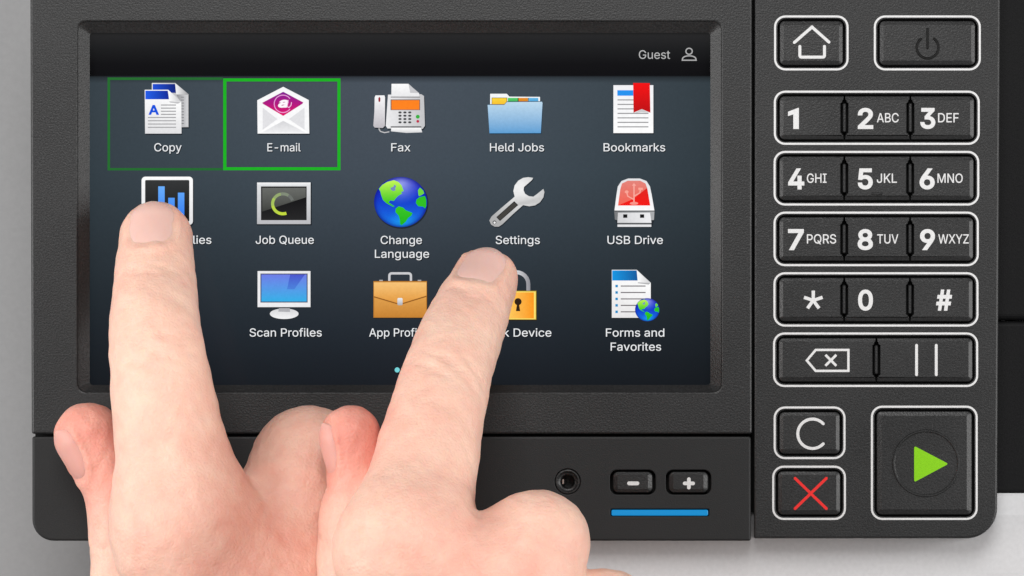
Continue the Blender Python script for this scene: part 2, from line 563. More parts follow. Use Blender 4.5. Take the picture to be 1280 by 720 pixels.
ROWS = {
    'r1': [('1', (985, 998.6), None, None), ('2', (1072.2, 1091.6), 'ABC', (1096, 1123.4)), ('3', (1150.2, 1169.2), 'DEF', (1172.6, 1198.4))],
    'r2': [('4', (985.2, 1005.4), 'GHI', (1008.6, 1033.2)), ('5', (1072.2, 1091), 'JKL', (1096, 1121.2)), ('6', (1149.4, 1168.4), 'MNO', (1171.8, 1203.4))],
    'r3': [('7', (985, 1004.8), 'PQRS', (1008.6, 1045.2)), ('8', (1072, 1091.2), 'TUV', (1096.4, 1123)), ('9', (1150, 1168.8), 'WXYZ', (1172.8, 1211))],
    'r4': [('*', (1005, 1028.2), None, None), ('0', (1072.6, 1091.2), None, None), ('#', (1170, 1190.2), None, None)]}
for rn, keys in ROWS.items():
    b = RINGS[rn]
    xs = [b[0] + 7, 1055.5 - (967 - b[0]) * 0.6, 1137.9 - (967 - b[0]) * 0.9, b[2] - 7]
    y0, y1 = b[1] + 7.0, b[3] - 6.4
    cy = (b[1] + b[3]) / 2
    for i, (dg, dx, lt, lx) in enumerate(keys):
        o = key_mesh(xs[i], y0, xs[i + 1], y1, 6.5, left=(i == 0), right=(i == 2)).build('number_key' if dg.isdigit() else 'symbol_key', M['key'], panel)
        o['label'] = 'black key printed with a white ' + {'*': 'asterisk', '#': 'hash sign'}.get(dg, dg)
        mb = MB()
        if dg == '*':
            c = (1016.6, cy + 1.2)
            pts = []
            for q in range(5):
                a = math.radians(90 + 72 * q)
                d_, n_ = (math.cos(a), -math.sin(a)), (math.sin(a), math.cos(a))
                a2 = a + math.radians(36)
                pts += [(c[0] + 12.2 * d_[0] + 2.1 * n_[0], c[1] + 12.2 * d_[1] + 2.1 * n_[1]),
                        (c[0] + 12.2 * d_[0] - 2.1 * n_[0], c[1] + 12.2 * d_[1] - 2.1 * n_[1]),
                        (c[0] + 3.4 * math.cos(a2), c[1] - 3.4 * math.sin(a2))]
            mb.loops([pts], ZK + 0.03)
        elif dg == '1':
            t_, b_ = cy - 12.3, cy + 14.1
            mb.loops([[(998.6, t_), (998.6, b_), (991.6, b_), (991.6, t_ + 8.2), (985, t_ + 10.2), (985, t_ + 4.8), (997.4, t_)]], ZK + 0.03)
        else:
            put_text(mb, dg, dx[0], dx[1], cy + 14.1, 26, ZK + 0.03, bold=0.024, ytop=cy - 12.3)
        mb.build('legend', M['white'], o)
        if lt:
            mb = MB()
            put_text(mb, lt, lx[0], lx[1], cy + 5.8, 11.6, ZK + 0.03, bold=0.006)
            mb.build('letters', M['white'], o)
        if dg == '5':
            mb = MB()
            emboss(mb, ZK + 0.03, [[(1091, y1 - 8.5), (1102, y1 - 8.5)]], 3.2, 0.3)
            mb.build('locating_bar', M['key'], o)
    for x in xs[1:3]:
        mb = MB()
        for q, z0, z1 in ((0, -4, -0.35), ):
            lo, hi = rrect(x - 2.3, cy - 18.2, x + 2.3, cy + 18.2, 2.2), rrect(x - 1.2, cy - 17, x + 1.2, cy + 17, 1.1)
            mb.ring(lo, -4, lo, -0.25); mb.ring(lo, -0.25, hi, 0.1); mb.loops([hi], 0.1)
        mb.build('key_divider', M['key'], panel)

b = RINGS['r5']
y0, y1, cy = b[1] + 7.0, b[3] - 6.4, (b[1] + b[3]) / 2
o = key_mesh(b[0] + 7, y0, 1095.4, y1, 6.5, True, False).build('backspace_key', M['key'], panel); o['label'] = 'black key with a white backspace arrow'
def bk(mb, z):
    mb.loops(stroke([(1008.5, 450.6), (1019.6, 437.4), (1060.5, 437.4), (1060.5, 463.6), (1019.6, 463.6)], 2.9, True), z)
    X = []
    for q in range(4):
        a = math.radians(45 + 90 * q)
        d_, n_ = (math.cos(a), math.sin(a)), (-math.sin(a), math.cos(a))
        e, w = 9.6, 1.55
        X += [(1038.6 + e * d_[0] - w * n_[0], 450.4 + e * d_[1] - w * n_[1]), (1038.6 + e * d_[0] + w * n_[0], 450.4 + e * d_[1] + w * n_[1]),
              (1038.6 + w * (d_[0] + n_[0]), 450.4 + w * (d_[1] + n_[1]))]
    mb.loops([X], z)
legend(o, bk)
o = key_mesh(1095.4, y0, b[2] - 7, y1, 6.5, False, True).build('pause_key', M['key'], panel); o['label'] = 'black key with two thin white vertical bars'
legend(o, strokes([[(1145.7, 431.6), (1145.7, 468.4)], [(1170.3, 431.6), (1170.3, 468.4)]], 3.5))
mb = MB()
lo, hi = rrect(1093.1, cy - 18.2, 1097.7, cy + 18.2, 2.2), rrect(1094.2, cy - 17, 1096.6, cy + 17, 1.1)
mb.ring(lo, -4, lo, -0.25); mb.ring(lo, -0.25, hi, 0.1); mb.loops([hi], 0.1)
mb.build('key_divider', M['key'], panel)

k = single('clear_key', RINGS['clear'], 'black key with a white letter C')
legend(k, strokes([circ(1015.6, 542.2, 18.4, 30, a0=43, a1=317)], 3.7))
k = single('stop_key', RINGS['stop'], 'black key with a thin red cross')
def rx(mb, z):
    X = []
    c = (1013.4, 616.8)
    for q in range(4):
        a = math.atan2(19.4, 20) * (1 if q % 2 == 0 else -1) + math.pi * (q // 2 if q % 2 == 0 else (q + 1) // 2)
    L = [(-20, -19.4), (20, -19.4), (20, 19.4), (-20, 19.4)]
    for (ex, ey) in L:
        d_ = Vector((ex, ey)).normalized(); n_ = Vector((-d_.y, d_.x)); w = 1.75
        e = Vector((ex, ey)); c_ = Vector(c)
        X += [tuple(c_ + e - n_ * w), tuple(c_ + e + d_ * w * .8), tuple(c_ + e + n_ * w), tuple(c_ + (d_ + n_).normalized() * w * 1.414)]
    mb.loops([X], z)
legend(k, rx, 'red')
k = single('start_key', RINGS['start'], 'large square black key with a green triangle', ch=(6.0, 6.0, 6.0, 6.8))
tri = [(1142.7, 557.3), (1185.6, 579.8), (1142.7, 602.8)]
tp = rounded_path([tri[0], tri[1], tri[2], tri[0], tri[1]], 3.2, 5)[1:-1]
tp = [p for i, p in enumerate(tp) if i < 18]
legend(k, lambda mb, z: mb.loops([tp], z), 'green')
mb = MB()
C0 = lambda r: [(1157.6 + r * math.cos(2 * math.pi * i / 56), 579.2 + r * math.sin(2 * math.pi * i / 56)) for i in range(56)]
mb.ring(C0(42.4), ZK - 0.01, C0(41.4), ZK + 0.26); mb.ring(C0(41.4), ZK + 0.26, C0(40.0), ZK + 0.26); mb.ring(C0(40.0), ZK + 0.26, C0(38.6), ZK - 0.01)
mb.build('raised_ring', M['key'], k, smooth=False)

# ------------------------------------------------------------------ socket, volume keys, light bar
mb = MB()
def C1(r, n=40): return [(jack_c[0] + r * math.cos(2 * math.pi * i / n), jack_c[1] + r * math.sin(2 * math.pi * i / n)) for i in range(n)]
prof = [(15.4, -3.0), (15.4, -0.1), (14.8, 0.12), (13.6, 0.15), (12.6, -0.05), (11.4, -0.5), (9.3, -0.7), (8.6, -1.0), (8.6, -9.0)]
for (r0, z0), (r1, z1) in zip(prof[:-1], prof[1:]):
    mb.ring(C1(r0), z0, C1(r1), z1)
mb.loops([C1(8.6)], -9.0)
jk = mb.build('audio_socket', M['key'], panel); jk['label'] = 'round black headphone socket'
mb = MB()
lo, hi = rrect(702.2, 598, 705.6, 606, 1.4), rrect(702.9, 599, 704.9, 605, 0.9)
mb.ring(lo, -3.5, lo, -1.2); mb.ring(lo, -1.2, hi, -0.9); mb.loops([hi], -0.9)
mb.build('contact', M['metal'], jk)
for v, nm in zip(vol, ('minus', 'plus')):
    o = key_mesh(v[0] + 3.2, v[1] + 2.2, v[2] - 3.2, v[3] - 2.4, 7, ch=(5.2, 4.0, 5.2, 4.6), z=0.8).build('volume_key', M['key'], panel)
    o['label'] = 'small black key with a white %s sign' % nm
    c = ((v[0] + v[2]) / 2 + 0.6, 604.2)
    mb = MB()
    if nm == 'minus':
        mb.loops(stroke([(c[0] - 5.2, c[1]), (c[0] + 5.2, c[1])], 4.8), 0.83)
    else:
        w, e = 2.3, 7.6
        pts = []
        for q in range(4):
            a = math.radians(90 * q)
            d_, n_ = (math.cos(a), math.sin(a)), (-math.sin(a), math.cos(a))
            for t in range(7):
                g = math.radians(-90 + 30 * t)
                u, s_ = e - w + w * math.cos(g), w * math.sin(g)
                pts.append((c[0] + u * d_[0] + s_ * n_[0], c[1] + u * d_[1] + s_ * n_[1]))
            pts.append((c[0] + w * (d_[0] + n_[0]), c[1] + w * (d_[1] + n_[1])))
        mb.loops([pts], 0.83)
    mb.build('legend', M['white'], o)
    mb = MB(); mb.loops([R(*v, 9)(-0.4)], -4.02); mb.build('key_well', M['well'], panel)
mb = MB()
lb = R(764.4, 637.2, 885.0, 644.6, 1.8)
mb.ring(lb(0), -3, lb(0), -0.1); mb.ring(lb(0), -0.1, lb(1), 0.08); mb.loops([lb(1)], 0.08)
o = mb.build('indicator_light', M['blue'], panel); o['label'] = 'thin bright blue light bar'
mb = MB(); mb.loops([R(763.2, 636.2, 886.2, 645.4, 2)(-0.4)], -3.9); mb.build('light_well', M['well'], panel)

# ------------------------------------------------------------------ touch screen
ZS = -3.25
mb = MB()
wx = [111.5 + (888.6 - 111.5) * i / 24 for i in range(25)]
wy = [94.6, 97, 104, 130, 170, 215, 260, 310, 360, 410, 450, 481.8]
ramp = [(94.6, (16, 19, 22)), (97, (48, 55, 62)), (104, (70, 79, 89)), (150, (69, 78, 88)), (220, (64, 74, 84)), (290, (54, 63, 72)), (350, (44, 52, 60)), (420, (31, 38, 46)), (481.8, (20, 25, 31))]
def wall(x, y):
    for (ya, ca), (yb, cb) in zip(ramp[:-1], ramp[1:]):
        if y <= yb + 1e-6:
            t = max(0, (y - ya) / (yb - ya))
            c = [a + (b_ - a) * t for a, b_ in zip(ca, cb)]
            break
    e = abs(x - 480) / 408
    k = 1.0 - 0.24 * e ** 1.8
    return (c[0] * k * (1 - 0.07 * e), c[1] * k, c[2] * k * (1 - 0.02 * e))
vs, cs, fs = [], [], []
for y in wy:
    for x in wx:
        vs.append(P(x, y, ZS)); cs.append(lin(wall(x, y)))
for j in range(len(wy) - 1):
    for i in range(24):
        a = j * 25 + i
        fs.append((a + 25, a + 26, a + 1, a))
mb.add(vs, fs, cs)
screen = mb.build('touch_screen', M['pix'], panel)
screen['label'] = 'lit touch screen with rows of colourful icons on dark blue grey'
mb = MB()
hy = [(40.5, (28, 28, 28)), (44, (34, 34, 34)), (62, (20, 21, 21)), (80, (4, 4, 4)), (94.8, (0, 0, 0))]
vs, cs, fs = [], [], []
for y, c in hy:
    for x in (111.5, 888.6):
        vs.append(P(x, y, ZS + 0.02)); cs.append(lin(c))
for j in range(len(hy) - 1):
    fs.append((2 * j + 2, 2 * j + 3, 2 * j + 1, 2 * j))
mb.add(vs, fs, cs)
mb.build('header_bar', M['pix'], screen)

class Ico:
    """flat shapes of one screen icon; coordinates of a sketch frame placed at (ox, oy) with scale k"""
    def __init__(self, ox=0, oy=0, k=1.0):
        self.mb, self.o, self.k, self.z = MB(), (ox, oy), k, ZS + 0.03
    def t(self, p): return (self.o[0] + p[0] / self.k, self.o[1] + p[1] / self.k)
    def poly(self, pts, c, holes=()):
        self.z += 0.006
        cc = c
        if callable(c):
            cc = lambda x, y: c((x - self.o[0]) * self.k, (y - self.o[1]) * self.k)
        self.mb.loops([[self.t(p) for p in pts]] + [[self.t(p) for p in h] for h in holes], self.z, cc)
        return self
    def line(self, pts, w, c, closed=False, cap=False):
        l = stroke(pts, w, closed, cap)
        return self.poly(l[0], c, l[1:])
    def disk(self, cx, cy, rx, ry, fn, rings=9, n=48):
        self.z += 0.006
        vs, cs, fs = [], [], []
        vs.append(P(*self.t((cx, cy)), self.z)); cs.append(lin(fn(cx, cy)))
        for i in range(1, rings + 1):
            for j in range(n):
                a = 2 * math.pi * j / n
                p = (cx + rx * i / rings * math.cos(a), cy + ry * i / rings * math.sin(a))
                vs.append(P(*self.t(p), self.z)); cs.append(lin(fn(*p)))
        for j in range(n):
            fs.append((0, 1 + (j + 1) % n, 1 + j))
        for i in range(rings - 1):
            for j in range(n):
                a, b_ = 1 + i * n + j, 1 + i * n + (j + 1) % n
                fs.append((a, b_, b_ + n, a + n))
        self.mb.add(vs, fs, cs)
        return self
    def text(self, s, x0, x1, base, top, c, bold=0.0, shear=0.0):
        self.z += 0.006
        a, b_ = self.t((x0, base)), self.t((x1, top))
        put_text(self.mb, s, a[0], b_[0], a[1], 1, self.z, c, bold, shear, ytop=b_[1])
        return self
    def done(self, name, label=None):
        o = self.mb.build(name, M['pix'], screen)
        if label: o['label'] = label
        return o
def vg(c0, y0, c1, y1):
    return lambda x, y: tuple(a + (b_ - a) * min(1, max(0, (y - y0) / (y1 - y0))) for a, b_ in zip(c0, c1))
def hg(c0, x0, c1, x1):
    return lambda x, y: tuple(a + (b_ - a) * min(1, max(0, (x - x0) / (x1 - x0))) for a, b_ in zip(c0, c1))
def box(x0, y0, x1, y1): return [(x0, y0), (x1, y0), (x1, y1), (x0, y1)]
W = (246, 246, 247)
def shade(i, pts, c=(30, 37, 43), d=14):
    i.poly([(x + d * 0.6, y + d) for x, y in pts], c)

# copy
i = Ico(170, 95, 9)
back = [(178, 78), (440, 78), (592, 205), (592, 576), (178, 576)]
front = [(98, 155), (362, 155), (510, 290), (512, 648), (102, 648)]
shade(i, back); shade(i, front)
i.poly(back, hg((236, 236, 238), 178, (170, 170, 172), 592))
i.poly([(188, 90), (440, 90), (450, 190), (188, 190)], hg((28, 78, 215), 188, (6, 30, 120), 440))
i.poly([(440, 190), (450, 205), (585, 212), (585, 570), (500, 570), (500, 290)], hg((135, 135, 138), 440, (214, 214, 216), 585))
for q in range(10):
    i.poly(box(505, 235 + q * 33, 540, 241 + q * 33), (80, 80, 84))
i.poly([(440, 80), (592, 205), (452, 208)], hg((245, 245, 246), 450, (150, 150, 152), 560))
i.poly(front, vg((255, 255, 255), 300, (226, 226, 228), 648))
i.poly([(105, 165), (358, 165), (372, 262), (105, 262)], hg((30, 92, 232), 105, (6, 36, 150), 370))
i.poly([(372, 285), (510, 292), (470, 312), (380, 298)], (196, 196, 198))
i.poly([(362, 157), (508, 288), (372, 285)], hg((255, 255, 255), 372, (196, 196, 198), 500))
for q in range(4): i.poly(box(280, 321 + q * 35, 450, 332 + q * 35), (150, 150, 152))
for q in range(4): i.poly(box(134, 461 + q * 37, 450, 472 + q * 37), (158, 158, 160))
i.text('A', 140, 260, 437, 326, (12, 80, 222), 0.03)
i.done('copy_icon', 'two white pages with blue headers')
# e-mail
i = Ico(310, 100, 9)
env = [(104, 228), (396, 76), (684, 226), (690, 603), (108, 603)]
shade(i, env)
i.poly(env, (250, 250, 251))
i.poly([(396, 132), (622, 252), (612, 268), (396, 404), (168, 268), (160, 256)], vg((128, 24, 148), 132, (228, 4, 104), 404))
i.poly([(165, 310), (165, 560), (330, 440)], (226, 226, 229)); i.poly([(636, 310), (636, 560), (460, 440)], (226, 226, 229))
i.poly([(396, 460), (560, 545), (640, 590), (160, 590), (240, 545)], vg((212, 212, 215), 460, (240, 240, 242), 590))
i.poly([(108, 596), (396, 418), (690, 596), (660, 596), (396, 450), (140, 596)], (255, 255, 255))
i.line(circ(393, 268, 98, 40, a0=-38, a1=-322, ry=98), 9, (240, 170, 225), cap=True)
i.text('a', 338, 455, 312, 222, (255, 250, 255), 0.035, 0.25)
i.line([(452, 225), (440, 300), (462, 310), (484, 285), (490, 250)], 9, (245, 200, 235))
i.done('email_icon', 'white envelope with a magenta card')
# fax
i = Ico(460, 95, 9)
bd_ = [(225, 210), (600, 205), (630, 225), (640, 560), (615, 595), (220, 590), (200, 560)]
hs = [(85, 218), (185, 218), (192, 240), (190, 560), (165, 585), (75, 580), (60, 560), (72, 400), (75, 240)]
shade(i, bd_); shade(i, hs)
i.poly(bd_, hg((236, 236, 238), 200, (196, 196, 198), 640))
i.poly([(265, 88), (455, 88), (575, 195), (580, 238), (262, 238)], vg((255, 255, 255), 90, (232, 232, 234), 235))
i.poly([(455, 90), (575, 192), (475, 190)], (200, 200, 203))
i.poly(box(255, 232, 585, 242), (120, 120, 122))
i.poly(box(254, 264, 586, 384), (96, 92, 90))
i.poly(box(264, 272, 578, 378), lambda x, y: (255, 175 - 45 * abs(x - 420) / 160, 70 - 45 * abs(x - 420) / 160))
for r_ in range(4):
    for c_ in range(3):
        i.poly(circ(360 + c_ * 55, 410 + r_ * 37, 19, 12, ry=12), (70, 72, 74))
i.poly(circ(560, 458, 22, 16), (52, 176, 60)); i.poly(circ(560, 510, 16, 14), (190, 40, 70))
i.poly(box(255, 566, 600, 580), (90, 90, 92))
i.poly([(262, 582), (595, 582), (610, 634), (430, 640), (258, 622)], vg((255, 255, 255), 582, (214, 214, 216), 640))
i.poly(hs, lambda x, y: (250 - (y - 218) * 0.16, 250 - (y - 218) * 0.17, 252 - (y - 218) * 0.16))
i.poly([(128, 232), (140, 250), (138, 285), (128, 294), (118, 285), (116, 250)], (150, 24, 40))
i.line([(122, 590), (140, 622), (185, 636), (240, 626)], 14, (200, 200, 202))
i.line([(126, 590), (144, 618), (186, 630), (238, 622)], 3, (90, 90, 92))
i.done('fax_icon', 'white fax machine with an orange display')
# held jobs
i = Ico(600, 105, 10.286)
fol = [(98, 268), (312, 268), (345, 232), (798, 228), (804, 245), (782, 632), (122, 634)]
bk_ = [(130, 125), (345, 125), (378, 162), (772, 165), (772, 300), (130, 300)]
shade(i, fol, (12, 40, 58), 10)
i.poly([(x, y + 0) for x, y in [(122, 118), (350, 117), (384, 155), (780, 158), (780, 300), (122, 300)]], (20, 46, 62))
i.poly(bk_, (246, 248, 249))
i.poly([(150, 175), (350, 175), (350, 300), (150, 300)], (110, 80, 20))
i.poly([(156, 182), (342, 182), (342, 300), (156, 300)], vg((252, 216, 60), 182, (246, 180, 36), 262))
i.poly(box(358, 178, 488, 260), vg((90, 208, 110), 178, (36, 150, 74), 225)); i.poly(box(494, 178, 614, 260), vg((232, 148, 40), 178, (200, 110, 10), 225)); i.poly(box(628, 178, 750, 260), vg((104, 186, 232), 178, (50, 140, 200), 225))
for x in (490, 620): i.poly(box(x - 5, 178, x + 6, 260), (40, 60, 60))
i.poly([(x, y - 8) for x, y in fol[:5]] + [(796, 250), (98, 280)], (34, 64, 82))
i.poly(fol, vg((190, 218, 238), 232, (92, 158, 212), 634))
i.done('held_jobs_icon', 'pale blue folder with coloured tabs')
# bookmarks
i = Ico(755, 95, 9)
pg = box(106, 103, 555, 642)
shade(i, pg)
i.poly(pg, vg((242, 242, 245), 103, (255, 255, 255), 260))
i.poly(box(150, 160, 340, 222), (34, 146, 240))
for q in range(7): i.poly(box(152, 263 + q * 50.5, 500, 275 + q * 50.5), (146, 146, 148))
i.poly([(345, 416), (425, 372), (505, 412), (425, 408)], (205, 205, 207))
i.poly([(328, 78), (515, 80), (522, 414), (425, 372), (332, 414)], vg((246, 6, 6), 90, (188, 4, 6), 414))
i.done('bookmarks_icon', 'white page with a red ribbon')
# status / supplies
i = Ico(170, 210, 7.2)
fr = rrect(50, 78, 512, 512, 34, 5)
shade(i, fr)
i.poly(fr, vg((255, 255, 255), 78, (226, 226, 228), 512))
i.poly(rrect(82, 108, 480, 482, 10, 3), vg((52, 54, 54), 108, (6, 6, 7), 250))
for x0, y0_ in ((200, 165), (290, 268), (377, 222), (112, 330)): i.poly(box(x0, y0_, x0 + 58, 440), vg((104, 174, 252), 165, (44, 122, 240), 440))
i.done('status_icon', 'black chart screen with blue bars')
# job queue
i = Ico(310, 215, 9)
fr = box(102, 118, 704, 586)
shade(i, box(96, 112, 712, 592), (22, 28, 33), 8)
i.poly(fr, vg((226, 228, 230), 118, (188, 188, 192), 586))
i.poly(box(102, 118, 704, 140), (240, 241, 242))
i.poly(box(146, 162, 660, 542), (28, 28, 28))
i.poly([(160, 178), (650, 178), (650, 285), (160, 445)], vg((104, 106, 102), 178, (60, 62, 58), 445))
i.poly([(160, 445), (650, 285), (650, 535), (160, 535)], vg((10, 10, 10), 330, (34, 34, 34), 535))
for (a0, a1, c) in ((-70, -120, (196, 220, 60)), (-118, -170, (186, 212, 70)), (-168, -215, (168, 196, 92)), (-213, -260, (148, 168, 110)), (-258, -305, (128, 138, 118)), (-303, -340, (108, 112, 108))):
    i.line(circ(392, 358, 115, 14, a0=a0, a1=a1, ry=112), 34, c)
i.done('job_queue_icon', 'grey framed dark screen with a green progress ring')
# globe
def globe(i, s=1.0, dx=0, dy=0):
    T = lambda pts: [(dx + (x - 368) * s, dy + (y - 338) * s) for x, y in pts]
    def sea(x, y):
        u, v = (x - dx) / (300 * s), (y - dy) / (283 * s)
        r = math.hypot(u, v)
        c = [10 + 6 * v, 62 + 66 * v, 206 + 28 * v]
        hl = max(0, 1 - math.hypot(u * 0.9, v + 0.72) / 0.8)
        c = [a + (b_ - a) * 0.75 * hl for a, b_ in zip(c, (205, 215, 255))]
        bl = max(0, 1 - math.hypot(u - 0.1, v - 0.85) / 0.6)
        c = [a + (b_ - a) * 0.6 * bl for a, b_ in zip(c, (20, 190, 255))]
        rim = max(0, (r - 0.86) / 0.14)
        return tuple(a + (b_ - a) * 0.75 * rim for a, b_ in zip(c, (4, 20, 130)))
    i.disk(dx, dy, 300 * s, 283 * s, sea)
    land = vg((206, 252, 90), dy - 260 * s, (40, 190, 20), dy + 60 * s)
    i.poly(T([(122, 190), (160, 145), (215, 112), (290, 92), (340, 110), (378, 150), (402, 215), (372, 225), (385, 242), (340, 268), (310, 300), (292, 325), (250, 320), (232, 342), (262, 362), (298, 386), (286, 394), (240, 370), (205, 350), (168, 315), (148, 260), (138, 215)]), land)
    i.poly(T([(252, 180), (285, 165), (300, 140), (318, 160), (305, 185), (312, 205), (285, 215), (258, 200)]), (120, 140, 190))
    i.poly(T([(312, 412), (345, 386), (395, 400), (425, 430), (500, 460), (490, 490), (452, 518), (425, 560), (380, 598), (360, 588), (358, 540), (345, 492), (308, 452)]), vg((64, 206, 30), dy, (28, 178, 24), dy + 250 * s))
    i.poly(T([(545, 310), (580, 282), (640, 270), (655, 310), (655, 380), (642, 410), (620, 390), (565, 385), (538, 350)]), (44, 192, 28))
    i.poly(T([(562, 205), (585, 175), (622, 210), (632, 240), (605, 258), (572, 272), (565, 245)]), (110, 214, 60))
i = Ico(460, 215, 9)
i.poly(circ(376, 352, 304, 40, ry=287), (28, 36, 44))
globe(i, 1.0, 368, 338)
i.done('globe_icon', 'blue globe with green continents')
# settings
i = Ico(605, 215, 9)
wr = [(60, 545), (85, 500), (200, 400), (345, 278), (330, 215), (345, 150), (385, 98), (440, 66), (500, 58), (552, 66), (540, 90), (450, 168), (445, 205), (462, 245), (505, 272), (555, 278), (600, 245), (668, 190), (680, 225), (668, 285), (630, 340), (575, 375), (510, 386), (440, 372), (330, 470), (205, 590), (165, 615), (120, 615), (80, 592)]
shade(i, wr, (32, 39, 46), 12)
i.poly(wr, lambda x, y: tuple(min(252, 176 + 74 * max(0, 1 - math.hypot(x - 400, y - 180) / 420)) for q in range(3)))
i.poly([(138, 508), (340, 328), (385, 372), (180, 552)], (44, 44, 44))
i.poly([(152, 508), (338, 342), (372, 372), (182, 538)], (66, 64, 60))
i.poly(circ(118, 567, 22, 18), (90, 90, 92)); i.poly(circ(119, 570, 13, 14), (240, 240, 240))
i.done('wrench_icon', 'grey metal spanner')
# usb drive
i = Ico(755, 215, 9.6)
ub = [(125, 465), (150, 270), (165, 175), (210, 108), (290, 78), (430, 78), (510, 108), (552, 175), (572, 270), (605, 465)]
shade(i, ub + [(600, 560), (570, 655), (165, 655), (130, 565)], (28, 34, 40), 10)
i.poly([(122, 465), (606, 465), (600, 575), (555, 580), (165, 580), (130, 570)], hg((120, 122, 124), 122, (170, 172, 174), 600))
i.poly(ub, vg((226, 226, 228), 78, (252, 252, 253), 430))
rd = [(168, 402), (196, 205), (216, 138), (285, 104), (435, 104), (498, 138), (520, 200), (555, 402)]
i.poly(rd, vg((214, 40, 30), 104, (246, 16, 8), 402))
i.poly([(168, 402), (196, 205), (216, 138), (285, 104), (435, 104), (498, 138), (516, 192), (340, 328)], vg((228, 132, 122), 104, (244, 96, 80), 402))
i.line([(360, 380), (360, 150)], 16, (250, 170, 158)); i.line([(358, 330), (285, 290), (272, 240)], 14, (250, 168, 156)); i.line([(362, 290), (430, 250), (438, 205)], 14, (250, 168, 156))
i.poly(circ(360, 376, 50, 20, ry=18), (250, 150, 138)); i.poly(circ(272, 238, 24, 14, ry=18), (250, 165, 150)); i.poly(box(412, 188, 466, 216), (250, 165, 150)); i.poly([(360, 132), (384, 165), (336, 165)], (250, 170, 158))
i.poly(box(124, 462, 606, 474), (70, 72, 74))
i.poly([(168, 488), (552, 488), (570, 610), (160, 610)], hg((210, 210, 212), 160, (240, 240, 242), 420))
i.poly(box(230, 508, 280, 550), (16, 16, 16)); i.poly(box(432, 508, 482, 550), (16, 16, 16))
i.poly(box(162, 612, 568, 632), (90, 92, 94)); i.poly(box(162, 630, 568, 658), (232, 232, 234))
i.done('usb_icon', 'red and white memory stick')
# scan profiles
i = Ico(280, 320, 4.5714)
i.poly(circ(348, 336, 84, 32, ry=32), (36, 42, 48))
i.poly(circ(344, 330, 82, 32, ry=30), vg((214, 214, 216), 300, (246, 246, 247), 360)); i.poly([(316, 285), (374, 285), (378, 320), (310, 318)], (176, 176, 180))
shade(i, box(192, 86, 494, 292), (34, 40, 46), 6)
i.poly(box(192, 86, 494, 292), (238, 238, 240)); i.poly(box(208, 100, 478, 266), (80, 84, 110))
i.poly(box(214, 106, 472, 260), lambda x, y: (110 - 60 * (y - 106) / 154, 125 + 50 * (y - 106) / 154, 232))
i.poly([(378, 106), (462, 106), (402, 190), (360, 190)], vg((74, 84, 205), 106, (74, 130, 220), 190))
i.done('scan_profiles_icon', 'white monitor with a blue screen')
# app profiles
i = Ico(455, 330, 9)
i.line(rounded_path([(285, 190), (285, 105), (528, 105), (528, 190)], 30), 26, (205, 205, 208))
i.poly(box(172, 178, 212, 206), (170, 170, 172)); i.poly(box(604, 178, 644, 206), (170, 170, 172))
shade(i, box(106, 192, 708, 604), (30, 32, 34), 10)
i.poly(box(106, 192, 708, 604), (190, 124, 44))
i.poly(box(116, 206, 698, 596), lambda x, y: (240 - (y - 206) * 0.1, 178 - (y - 206) * 0.12, 92 - (y - 206) * 0.11))
i.poly([(112, 206), (702, 206), (702, 360), (404, 452), (112, 366)], vg((248, 196, 120), 206, (226, 152, 62), 452))
i.poly([(112, 362), (404, 448), (702, 356), (702, 370), (404, 462), (112, 376)], (150, 92, 30))
i.poly(rrect(376, 382, 434, 464, 12, 3), vg((240, 240, 242), 382, (176, 176, 180), 464))
i.done('briefcase_icon', 'tan briefcase')
# lock device
i = Ico(620, 330, 9)
i.line([(92, 320)] + [(228 + 136 * math.cos(math.radians(180 - 15 * q)), 226 - 134 * math.sin(math.radians(15 * q))) for q in range(13)] + [(364, 320)], 44, hg((232, 232, 235), 220, (138, 138, 144), 384))
shade(i, box(30, 300, 452, 626), (24, 26, 26), 12)
i.poly(box(26, 300, 456, 628), (150, 120, 20)); i.poly(box(34, 308, 448, 622), (252, 226, 110))
i.poly(box(44, 320, 426, 612), hg((255, 214, 104), 140, (253, 152, 22), 420))
i.poly(circ(248, 424, 40, 22), (46, 30, 14)); i.poly([(238, 440), (258, 440), (272, 530), (224, 530)], (46, 30, 14))
i.done('padlock_icon', 'yellow padlock half hidden by the finger')
# forms and favorites
i = Ico(755, 330, 9)
pg = [(88, 66), (368, 66), (526, 212), (526, 605), (88, 605)]
shade(i, pg, (18, 23, 28), 12)
i.poly(pg, vg((255, 255, 255), 200, (232, 230, 231), 605))
i.poly([(92, 72), (368, 72), (378, 186), (92, 186)], lambda x, y: (16, 150 - 60 * (x - 92) / 280, 228 - 70 * (x - 92) / 280))
i.poly([(380, 206), (526, 212), (500, 232), (380, 216)], (180, 180, 182))
i.poly([(368, 68), (526, 210), (380, 206)], hg((255, 255, 255), 380, (206, 206, 208), 520))
for q in range(5):
    i.poly(box(128, 234 + q * 72.5, 156, 262 + q * 72.5), (22, 140, 200)); i.poly(box(188, 242 + q * 72.5, 468, 254 + q * 72.5), (112, 106, 110))
globe(i, 0.46, 487, 514)
i.done('forms_icon', 'white list page with a small globe')

